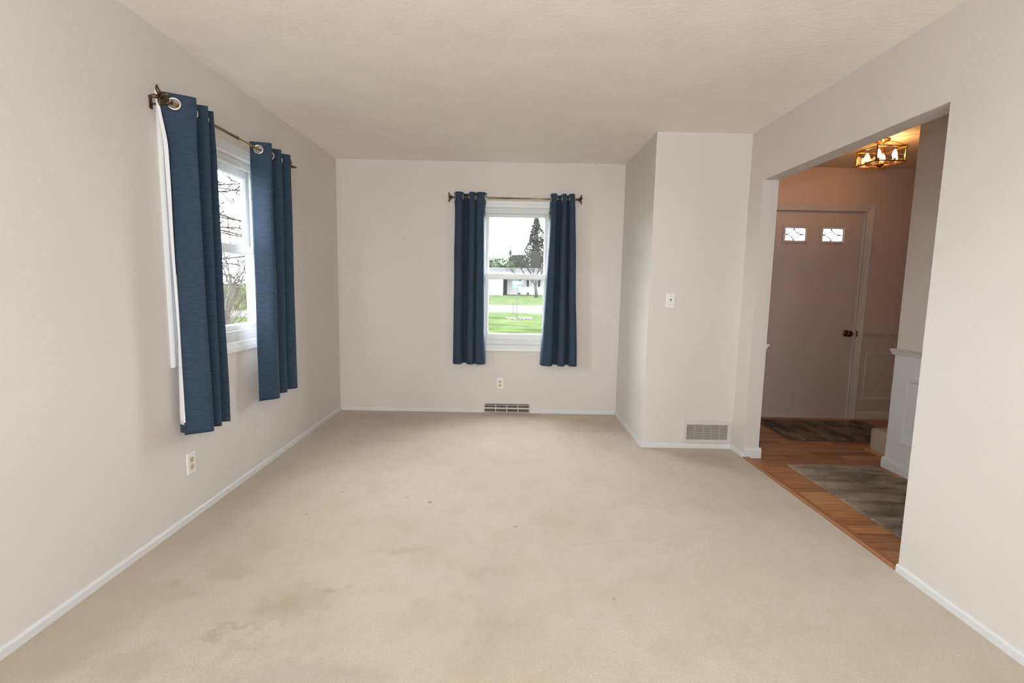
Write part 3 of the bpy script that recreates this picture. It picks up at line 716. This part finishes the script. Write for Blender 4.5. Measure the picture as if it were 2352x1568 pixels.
# chair rails and wainscot frames
CR = [(0, -.026), (.006, -.026), (.009, -.016), (.016, -.010), (.020, .0), (.028, .008), (.030, .014), (.004, .018), (0, .018)]
mb = MB(); mb.prism(CR, lambda p, q, a: (a, YB-p, .856+q), 3.507, XFR); struct('trim_4', mb, m_hallwhite, 'chair rail right of the front door', 'chair rail')
mb = MB(); mb.prism(CR, lambda p, q, a: (XP-p, a, .858+q), YFN, 3.495+.030); mb.prism(CR, lambda p, q, a: (a, 3.495+p, .858+q), XP+.0005, XP+.11)
struct('trim_5', mb, m_trim, 'white chair rail on the hall partition', 'chair rail')
mb = MB(); mb.prism(CR, lambda p, q, a: (XH+p, a, .856+q), YF+.01, YB-.001); struct('trim_6', mb, m_trim, 'chair rail tip behind the opening jamb', 'chair rail')
PM = [(0, 0), (0, .006), (.006, .012), (.014, .012), (.020, .007), (.026, .006), (.028, 0)]
mb = MB(); mb.ring((3.556, 3.876, .198, .676), PM, FB); struct('trim_7', mb, m_hallwhite, 'picture frame moulding on the wall beside the front door', 'panel moulding')
mb = MB(); mb.ring((1.9, 3.370, .215, .680), PM, FP); struct('trim_8', mb, m_trim, 'picture frame moulding on the hall partition wainscot', 'panel moulding')
mb = MB(); mb.box(XP-.003, XP, YFN, 3.495, .07, .85); mb.box(XP-.003, XP+.11, 3.495, 3.498, .07, .85)
struct('wall_wainscot', mb, m_trim, 'white painted wainscot face of the hall partition', 'wainscot')
mb = MB(); mb.box(3.507, XFR, YB-.003, YB, .07, .85); struct('wall_wainscot_entry', mb, m_door, 'painted wainscot face beside the front door', 'wainscot')

# ------------------------------------------------------------------ carpeted stair
m_stair = mat('stair_carpet', (0.46, 0.375, 0.285), .95, bump=(200, .9, .006, 3), var=(110, .22), spec=.1)
root = thing('staircase', (3.4, 3.6, 0), 'beige carpeted bottom stair step behind the white partition', 'stairs')
def step(y0, y1, z1):
    mb = MB(); mb.box(2.925, XFR-.002, y0, y1, 0.0005, z1); return mb.build('step', m_stair, root, bevel=.022)
step(3.36, 3.875, .195); step(3.10, 3.62, .385); step(2.85, 3.36, .575)
mb = MB(); q = [(0, 0)]+[(.019*math.cos(t*math.pi/12), .019*math.sin(t*math.pi/12)) for t in range(7)]
mb.prism(q, lambda p, r, a: (2.925-p, a, r+.0005), 3.40, 3.885); mb.prism(q, lambda p, r, a: (a, 3.875+p, r+.0005), 2.92, XFR-.002)
mb.build('quarter_round', m_quarter, root)

# ------------------------------------------------------------------ rugs
def rug(x0, x1, y0, y1, rot, m, label, seed, sp=.0052, h=.020):
    rnd = random.Random(seed); cx, cy = (x0+x1)/2, (y0+y1)/2
    root = thing('shag_rug', (cx, cy, 0), label, 'rug', 'shag rugs')
    mb = MB(); mb.box(x0+.004, x1-.004, y0+.004, y1-.004, .0008, .006); mb.build('rug_backing', m, root)
    vs = []; fs = []; nx = int((x1-x0)/sp); ny = int((y1-y0)/sp)
    for i in range(nx):
        for j in range(ny):
            x = x0+(i+rnd.random())*sp-cx; yy = y0+(j+rnd.random())*sp-cy
            nn = noise.noise(Vector((x*9, yy*9, seed)))
            lx = nn*.010+rnd.uniform(-.006, .006); ly = noise.noise(Vector((x*9+50, yy*9, seed)))*.010+rnd.uniform(-.006, .006)
            hh = h*rnd.uniform(.75, 1.1); r = sp*.62; a = rnd.random()*6.28; b = len(vs)
            for k in range(3): vs.append((x+r*math.cos(a+k*2.094), yy+r*math.sin(a+k*2.094), .005))
            vs.append((x+lx, yy+ly, hh)); fs += [(b, b+1, b+3), (b+1, b+2, b+3), (b+2, b, b+3)]
    me = bpy.data.meshes.new('pile'); me.from_pydata(vs, [], fs); me.materials.append(m)
    o = bpy.data.objects.new('pile', me); C.objects.link(o); o.parent = root; o['kind'] = 'stuff'
    root.rotation_euler.z = rot; return root
rug(2.055, 2.680, 1.98, 3.485, .006, m_rugpile('taupe_shag', (.185, .132, .092), (.43, .335, .255), .5, (1.0, 3.2, 1)), 'long taupe streaked shag rug in the opening, nearer than the doormat', 3)
rug(2.430, 3.500, 4.105, 4.735, 0.0, m_rugpile('brown_shag', (.100, .062, .036), (.28, .195, .125), -.5, (3.4, 1.0, 1)), 'brown streaked shag doormat in front of the front door', 5)

# ------------------------------------------------------------------ hall ceiling lamp
lx0, lx1, ly0, ly1, lz0, lz1 = 2.752, 2.972, 3.862, 4.082, 2.268, 2.376
lcx, lcy = (lx0+lx1)/2, (ly0+ly1)/2; HC = H+.012
root = thing('ceiling_lamp', (lcx, lcy, HC), 'square brass and etched glass ceiling lamp with lit candle bulbs', 'lamp')
mb = MB(); e = .012; t = .0042
for z in (lz0, lz1):
    for yy in (ly0, ly1): mb.box(lx0-e, lx1+e, yy-t, yy+t, z-t, z+t)
    for xx in (lx0, lx1): mb.box(xx-t, xx+t, ly0-e, ly1+e, z-t, z+t)
for xx in (lx0, lx1):
    for yy in (ly0, ly1): mb.box(xx-t, xx+t, yy-t, yy+t, lz0-e, lz1+e)
mb.build('lamp_frame', m_brass, root, bevel=.001)
m_etch = mat('etched_star', (.9, .85, .75), .5)
for k in range(4):
    p = MB(); s = MB()
    if k < 2:
        yy = (ly0, ly1)[k]; p.box(lx0+t, lx1-t, yy-.001, yy+.001, lz0+t, lz1-t)
        f = lambda a, b: (lcx+a, yy-(.0016 if k == 0 else -.0016), (lz0+lz1)/2+b)
    else:
        xx = (lx0, lx1)[k-2]; p.box(xx-.001, xx+.001, ly0+t, ly1-t, lz0+t, lz1-t)
        f = lambda a, b: (xx-(.0016 if k == 2 else -.0016), lcy+a, (lz0+lz1)/2+b)
    g = p.build('glass_panel', m_lampglass, root)
    for r in range(12):
        w = r*math.pi/6; L_ = .036 if r % 2 == 0 else .022
        s.add([f(.0018*math.cos(w+1.57), .0018*math.sin(w+1.57)), f(L_*math.cos(w), L_*math.sin(w)), f(-.0018*math.cos(w+1.57), -.0018*math.sin(w+1.57))], [(0, 1, 2)])
    s.build('etched_star', m_etch, g)
mb = MB(); n = 32
# bottom: glass with a round brass boss and a smoked ring
mb.box(lx0+t, lx1-t, ly0+t, ly1-t, lz0-.001, lz0+.001); mb.build('bottom_glass', m_lampglass, root)
mb = MB(); mb.torus((lcx, lcy, lz0-.002), (0, 0, 1), .075, .0025, 36, 6); mb.build('bottom_ring', m_brass, root, smooth=True)
MB().lathe([(.0, -.044), (.006, -.040), (.008, -.034), (.005, -.030), (.010, -.026), (.024, -.016), (.030, -.006), (.030, .0), (.006, .004), (.005, .17)], (lcx, lcy, lz0), (0, 0, 1), 28).build('finial', m_brass, root, smooth=True)
MB().lathe([(.055, -.001), (.055, -.006), (.045, -.014), (.020, -.022), (.010, -.030), (.010, -.055)], (lcx, lcy, HC), (0, 0, 1), 32).build('canopy', m_brass, root, smooth=True)
mb = MB()
for dx, dy in ((-1, -1), (-1, 1), (1, -1), (1, 1)):
    pts = [(lcx+dx*.010, lcy+dy*.010, HC-.030), (lcx+dx*.030, lcy+dy*.030, HC-.022), (lcx+dx*.060, lcy+dy*.060, HC-.034), (lcx+dx*.11, lcy+dy*.11, lz1)]
    mb.tube(pts, [.006, .007, .006, .005], 8)
mb.build('scroll_arms', m_brass, root, smooth=True)
m_bulb = mat('lit_bulb', (1, .8, .5), .3, emit=((1.0, .66, .30), 34))
for dx, dy in ((-1, -1), (-1, 1), (1, -1), (1, 1)):
    bx, by = lcx+dx*.062, lcy+dy*.062
    sk = MB().lathe([(.010, 0), (.010, .026), (.008, .028)], (bx, by, lz0+.004), (0, 0, 1), 14).build('bulb_socket', m_brass, root, smooth=True)
    MB().lathe([(.006, .0), (.013, .008), (.0175, .022), (.0155, .038), (.008, .052), (.001, .064)], (bx, by, lz0+.032), (0, 0, 1), 16).build('bulb', m_bulb, sk, smooth=True)
light('lamp_bulb_light', 'POINT', (lcx, lcy, lz0+.072), 7.2, (1.0, .44, .14), .03)

# ------------------------------------------------------------------ outdoors
def gz(x, y):
    if y < 0: return -.45
    if y < 43: return -.45
    return -.45+(y-43)*.0262 if y < 66 else .153+(y-66)*.004
mb = MB(); xs = [-90, -60, -40, -25, -15, -8, -3, 0, 3, 8, 15, 25, 40, 60, 90]; ys = [5.02, 8, 12, 17, 22, 27, 31.6, 37, 43, 48, 54, 60, 66, 80, 100, 130]
for j, yy in enumerate(ys):
    for x in xs: mb.v.append(Vector((x, yy, gz(x, yy)+(.03*noise.noise(Vector((x*.3, yy*.3, 0))) if yy < 60 else 0))))
n = len(xs)
for j in range(len(ys)-1):
    for i in range(n-1): mb.f.append((j*n+i, j*n+i+1, (j+1)*n+i+1, (j+1)*n+i)); mb.mi.append(0)
b = len(mb.v); mb.add([(-90, -10, -.45), (XL-WT-.01, -10, -.45), (XL-WT-.01, 5.02, -.45), (-90, 5.02, -.45)], [(0, 1, 2, 3)])
struct('ground', mb, m_grass, 'bright green lawn outside the windows', 'lawn')
mb = MB()
R1 = [(-90, 6, 12), (-40, 13, 20), (-22, 19, 26.5), (-14.5, 22.0, 28.0), (-9, 27.5, 36.5), (-5, 31.0, 42.0), (-1, 31.8, 43), (5, 31.8, 43.2), (20, 31.8, 43.2), (90, 31, 43)]
for x, a, c in R1: mb.v += [Vector((x, a, -.40)), Vector((x, c, -.40)), Vector((x, a, -.5)), Vector((x, c, -.5))]
for i in range(len(R1)-1):
    o4 = i*4; mb.f += [(o4, o4+4, o4+5, o4+1), (o4, o4+2, o4+6, o4+4), (o4+1, o4+5, o4+7, o4+3)]; mb.mi += [0]*3
struct('street', mb, m_road, 'pale concrete street beyond the lawn', 'road')

# house across the street
root = thing('house', (2, 67, .1), 'low white ranch house across the street with dark shutters', 'house')
mb = MB(); mb.box(-9.5, -.92, 62, 70, .0, 2.80); mb.box(-.42, 14, 65, 73, .0, 2.80); mb.build('house_wall', m_siding, root)
mb = MB(); mb.box(-.95, -.40, 66.5, 67, .0, 2.8); mb.build('porch_recess', m_recess, root)
mb = MB()
mb.add([(-10, 61.4, 2.72), (15, 61.4+2.9, 2.72), (15, 69, 3.75), (-10, 69, 3.75), (15, 75, 2.7), (-10, 75, 2.7), (-10, 61.4, 2.86), (15, 64.3, 2.86)], [(6, 7, 2, 3), (0, 1, 7, 6), (3, 2, 4, 5)])
mb.build('roof', m_roof, root)
mb = MB(); mb.box(-10, 15, 61.3, 61.4, 2.70, 2.88); mb.add([(-10, 61.2, 3.9), (-10, 61.2, 3.7), (-1.9, 61.2, 2.80), (-1.9, 61.2, 2.95)], [(0, 1, 2, 3)]); mb.build('fascia', m_siding, root)
mb = MB(); mb.box(-8.5, -2.4, 61.93, 62, .1, 2.3)
for k in range(1, 4): mb.box(-8.5, -2.4, 61.90, 61.93, .1+k*.55, .13+k*.55)
mb.build('garage_door', m_siding, root)
for xa, xb in ((1.40, 1.92), (2.75, 3.35)):
    w = MB().box(xa, xb, 64.93, 65, 1.20, 2.10).build('house_window', m_siding, root)
    MB().box(xa+.08, xb-.08, 64.90, 64.93, 1.27, 2.03).build('pane', m_farglass, w)
for xa in (1.10, 2.15, 3.62):
    MB().box(xa, xa+.27, 64.92, 65, 1.20, 2.12).build('shutter', m_shutter, root)
MB().box(4.3, 5.1, 64.9, 65, .1, 2.1).build('front_door', m_recess, root)
for i, x in enumerate((1.15, 2.29)):
    o = MB().lathe([(.12, 0), (.18, .28), (.16, .30), (.05, .30)], (x, 64.3, .11), (0, 0, 1), 12).build('flower_pot', m_recess, loc=(x, 64.3, .11))
    tag(o, ('dark planter pot under the first shutter of the house', 'dark planter pot under the middle shutter of the house')[i], 'planter', 'planters at the far house')

# bare trees: trunk + crown of branches
def branches(mb, p, d, L_, r, depth, rnd, up=.15, spread=.75, twigs=3, seg=4, rk=.52):
    pts = [p]; q = p.copy(); dd = d.copy(); n = 4
    for i in range(n):
        dd = (dd+Vector((rnd.uniform(-1, 1), rnd.uniform(-1, 1), rnd.uniform(-1, 1)))*.22+Vector((0, 0, up*.3))).normalized(); q = q+dd*L_/n; pts.append(q.copy())
    mb.tube(pts, [r*(1-.45*i/n) for i in range(n+1)], seg, cap=False)
    if depth <= 0: return
    for k in range(twigs+(1 if depth > 2 else 0)):
        i = rnd.choice((1, 2, 3, 4)) if k else 4
        nd = (dd+Vector((rnd.uniform(-1, 1), rnd.uniform(-1, 1), rnd.uniform(-.6, 1)))*spread).normalized()
        branches(mb, pts[i], nd, L_*rnd.uniform(.55, .85), r*rk, depth-1, rnd, up, spread, twigs, 3, rk)
def bare_tree(x, y, h, r, label, seed, m=m_bark, mt=None, depth=5, group=None, lean=(0, 0), trunk=.3, name='bare_tree', spread=.75, fork=3, rk=.52):
    rnd = random.Random(seed); z = gz(x, y)-.05
    root = thing(name, (x, y, z), label, 'tree', group)
    top = Vector((x+lean[0], y+lean[1], z+h*trunk))
    MB().tube([(x, y, z), Vector((x, y, z)).lerp(top, .5)+Vector((.02, 0, 0)), top], [r*1.25, r, r*.8], 8).build('trunk', m, root, smooth=True)
    mb = MB()
    for k in range(fork):
        w = 6.28*k/fork+rnd.random(); branches(mb, top-Vector((0, 0, h*trunk*.03*k)), Vector((math.cos(w)*.55, math.sin(w)*.55, 1)).normalized(), h*.30, r*.6, depth, rnd, spread=spread, rk=rk)
    o = mb.build('branches', mt or m, root); return root
def evergreen(x, y, h, w, label, seed, m, group=None, n=2600, conical=True, base=.08):
    rnd = random.Random(seed); z = gz(x, y)-.05; root = thing('evergreen_tree', (x, y, z), label, 'tree', group)
    MB().tube([(x, y, z), (x, y, z+h*.9)], [w*.05, w*.012], 6).build('trunk', m_bark, root)
    mb = MB(); s = h*(.013 if conical else .028)
    if conical: mb.lathe([(w*.36, .0), (w*.28, h*.25), (w*.16, h*.5), (w*.03, h*.80), (0, h*.82)], (x, y, z+h*.08), (0, 0, 1), 12)
    else: mb.ico((x, y, z+h*.42), 1.0, (w*.62, w*.62, h*.40), .25, 3)
    for i in range(n):
        t = rnd.random()**(.75 if conical else .6)
        zz = base+(1-base)*(1-t) if conical else base+(1-base)*rnd.random()
        R = (w*(1-zz)**.85+.03*w) if conical else w*math.sqrt(max(0, 1-((zz-.45)/.58)**2))
        a = rnd.random()*6.28; lobes = 1+.55*noise.noise(Vector((math.cos(a)*1.6, math.sin(a)*1.6, zz*9+seed)))+.25*noise.noise(Vector((a*2.5, zz*26, seed))); rr = R*lobes*rnd.random()**.35
        c = Vector((x+rr*math.cos(a), y+rr*math.sin(a), z+h*zz-.08*rr)); o1 = Vector((math.cos(a), math.sin(a), -.35)).normalized()*s*rnd.uniform(.7, 1.6); o2 = Vector((-math.sin(a), math.cos(a), rnd.uniform(-.4, .4)))*s*rnd.uniform(.4, .9)
        o3 = Vector((0, 0, s*.35)); mb.add([c-o1*.5-o2, c-o1*.5+o2, c+o1, c+o3], [(0, 2, 1), (0, 3, 2), (1, 2, 3), (0, 1, 3)])
    mb.build('needles', m, root); return root
bare_tree(3.05, 58, 7.2, .17, 'forked bare grey tree on the lawn of the far house', 11, m_bark, depth=5, trunk=.20, lean=(-.12, 0), fork=4)
evergreen(5.35, 108, 16.0, 4.6, 'tall grey conifer behind the far house', 2, m_needle3, n=13000)
evergreen(9.3, 98, 16.4, 3.9, 'tall conifer right of the tallest conifer', 8, m_needle3, n=13000)
for i, (x, y, h, w, mm, lb) in enumerate([(-4.7, 79, 6.2, 2.9, m_needle2, 'bushy pale evergreen at the left behind the far roof'), (-2.1, 86, 5.8, 3.0, m_needle2, 'round pale evergreen behind the far roof'),
                                     (-.1, 94, 7.8, 2.2, m_needle, 'pointed dark evergreen behind the far roof'), (1.4, 100, 7.2, 2.8, m_needle, 'dark evergreen left of the tallest conifer'),
                                     (-11.6, 88, 7.4, 4.2, m_needle2, 'broad evergreen beyond the garage end of the far house'), (14.5, 84, 8.4, 4.2, m_needle, 'broad dark evergreen beyond the right end of the far house')]):
    evergreen(x, y, h, w, lb, 20+i, mm, 'evergreens behind the far house', conical=(i == 2), n=6500, base=0)
for i, (x, y, h, s) in enumerate([(2.5, 79, 7.4, 31), (7.0, 89, 9.9, 32)]):
    bare_tree(x, y, h, .16, ('bare bushy tree behind the roof, before the tallest conifer', 'bare bushy tree behind the roof at the right end')[i], s, m_bark, depth=5, trunk=.18, group='bare trees behind the far house', spread=.95)
# beyond the left window
rnd = random.Random(41); tx, ty = -6.7, 8.6
root = thing('budding_tree', (tx, ty, -.45), 'dark budding tree whose twigs cross the upper left window', 'tree')
MB().tube([(tx, ty, -.5), (tx+.05, ty, 1.4), (tx-.05, ty+.1, 3.6), (tx, ty, 6.0)], [.14, .11, .07, .03], 10).build('trunk', m_twig, root, smooth=True)
mb = MB()
for k in range(66):
    z0 = 1.3+4.2*k/66; w = rnd.uniform(-.75, 1.0) if k % 4 else rnd.uniform(1.5, 5.2); L_ = rnd.uniform(2.0, 3.2)*(1 if z0 < 4.2 else .7)
    d = Vector((math.cos(w), math.sin(w), rnd.uniform(-.12, .32))).normalized(); p = Vector((tx, ty, z0)); pts = [p.copy()]
    for i in range(12):
        d = (d+Vector((rnd.uniform(-1, 1), rnd.uniform(-1, 1), rnd.uniform(-1, .9)))*.13).normalized(); p = p+d*L_/12; pts.append(p.copy())
    mb.tube(pts, [.028*(1-.72*i/12) for i in range(13)], 5, cap=False)
    for i in range(3, 13):
        for q in range(2):
            e = (d+Vector((rnd.uniform(-1, 1), rnd.uniform(-1, 1), rnd.uniform(-1, 1)))*1.1).normalized(); l2 = rnd.uniform(.15, .55)
            m1 = pts[i]+e*l2*.5+Vector((0, 0, rnd.uniform(-.04, .04))); m2 = m1+(e+Vector((rnd.uniform(-.5, .5), rnd.uniform(-.5, .5), rnd.uniform(-.3, .5)))).normalized()*l2*.5
            mb.tube([pts[i], m1, m2], [.0085, .007, .005], 4, cap=False)
            for b in (m1, m2):
                if rnd.random() < .6:
                    g = Vector((rnd.uniform(-1, 1), rnd.uniform(-1, 1), rnd.uniform(0, 1))).normalized()*.07
                    mb.tube([b, b+g], [.008, .010], 4)
mb.build('branches', m_twig, root)
mb = MB(); rnd = random.Random(5); bx, by = -7.3, 12.4
for i in range(95):
    a = rnd.random()*6.28; R = rnd.uniform(.6, 1.9); hgt = rnd.uniform(1.1, 2.2); pts = []
    for k in range(9):
        t = k/8; pts.append((bx+math.cos(a+.3*t)*R*t, by+math.sin(a+.3*t)*R*t, -.45+hgt*math.sin(math.pi*min(.93, t*.78+.02))*(1-.1*t)+rnd.uniform(-.03, .03)))
    mb.tube(pts, [.011*(1-.7*k/8) for k in range(9)], 4, cap=False)
    for k in (4, 6): mb.tube([pts[k], (pts[k][0]+rnd.uniform(-.35, .35), pts[k][1]+rnd.uniform(-.35, .35), pts[k][2]+rnd.uniform(-.4, .15))], [.005, .002], 3, cap=False)
tag(mb.build('weeping_shrub', m_tan, loc=(bx, by, -.45)), 'tan leafless weeping shrub on the lawn outside the left window', 'shrub')
evergreen(-14.2, 24.5+5, 3.6, 1.3, 'blue green evergreen behind the weeping shrub', 51, m_needle, n=2400)
k = 0
for x, y, h in [(-18, 36, 6.5), (-24, 43, 7.4), (-31, 49, 8.0), (-38, 56, 8.4), (-17.5, 48, 7.5), (-45, 64, 9), (-27, 57, 8.6), (-33, 66, 9)]:
    k += 1; bare_tree(x, y, h, .12, 'grey leafless tree in the thicket beyond the street, '+('nearest and right', 'second nearest', 'third nearest', 'fourth nearest', 'behind the nearest', 'farthest left', 'in the far middle', 'rightmost')[k-1], 60+k, m_bark, depth=5, trunk=.12, group='grey thicket trees seen through the left window', spread=1.0, name='thicket_tree', fork=4)

# street signs, stake, rocks, fallen branch
def sign(x, y, zs0, zs1, w, label, teal):
    z = gz(x, y)-.03; root = thing('street_sign', (x, y, z), label, 'sign', 'signs across the lawn')
    MB().tube([(x, y, z), (x, y, zs1)], .022, 8).build('sign_pole', m_pole, root)
    MB().box(x-w/2, x+w/2, y-.035, y-.025, zs0+(zs1-zs0)*.5, zs1).build('sign_blade', m_sign, root)
    MB().box(x-w*.42, x+w*.42, y-.020, y-.010, zs0, zs0+(zs1-zs0)*.42).build('sign_blade', m_sign, root)
    if teal:
        for a, b_, c, d in ((x-w/2, x-w/2+.05, zs0+.02, zs1-.06), (x-.06, x, zs0+.01, zs0+.12)):
            MB().box(a, b_, y-.042, y-.036, c, d).build('sign_print', m_teal, root)
        mb = MB(); P = [(.10, zs1-.17), (.24, zs1-.17), (.24, zs1), (.20, zs1), (.20, zs1-.12), (.14, zs1-.12), (.14, zs1), (.10, zs1)]
        mb.prism(P, lambda p, q, a: (x+p, a, q), y-.042, y-.036); mb.build('sign_print', m_teal, root)
    return root
sign(.366, 25.57, 1.13, 1.52, .52, 'pale sign with teal print on a pole among rocks', True)
sign(-1.78, 44.0, 1.05, 1.55, .62, 'pale blank sign on the far side of the street', False)
o = MB().tube([(.185, 29.8, -.48), (.185, 29.8, .26)], .02, 6).build('stake', m_pole, loc=(.185, 29.8, -.45)); tag(o, 'thin stake beside the teal printed sign', 'stake')
rnd = random.Random(3)
for i, (x, y, r) in enumerate([(-.12, 25.9, .09), (.02, 25.4, .10), (.14, 25.8, .08), (.28, 25.3, .10), (.50, 25.7, .11), (.64, 25.3, .13), (.84, 25.55, .15), (1.06, 26.0, .12), (.74, 26.25, .10)]):
    o = MB().ico((x, y, -.43), r, (1.2, 1, .6), .5, 2).build('rock', m_rock, loc=(x, y, -.45)); tag(o, 'pale rock beside the sign pole, '+('leftmost of the ring', 'second from the left', 'third from the left', 'just left of the pole foot', 'just right of the pole foot', 'large and low, fifth from the right end', 'largest of the ring', 'rightmost of the ring', 'far side of the ring, behind the largest')[i], 'rock', 'rocks around the sign')
mb = MB(); branches(mb, Vector((-.95, 20.2, -.40)), Vector((1, .1, .0)), .7, .016, 2, random.Random(8), up=0, spread=.5)
for v in mb.v: v.z = -.43+.3*abs(v.z+.43)
tag(mb.build('fallen_branch', m_twig, loc=(-.95, 20.2, -.42)), 'fallen twiggy branch lying on the near lawn', 'branch')
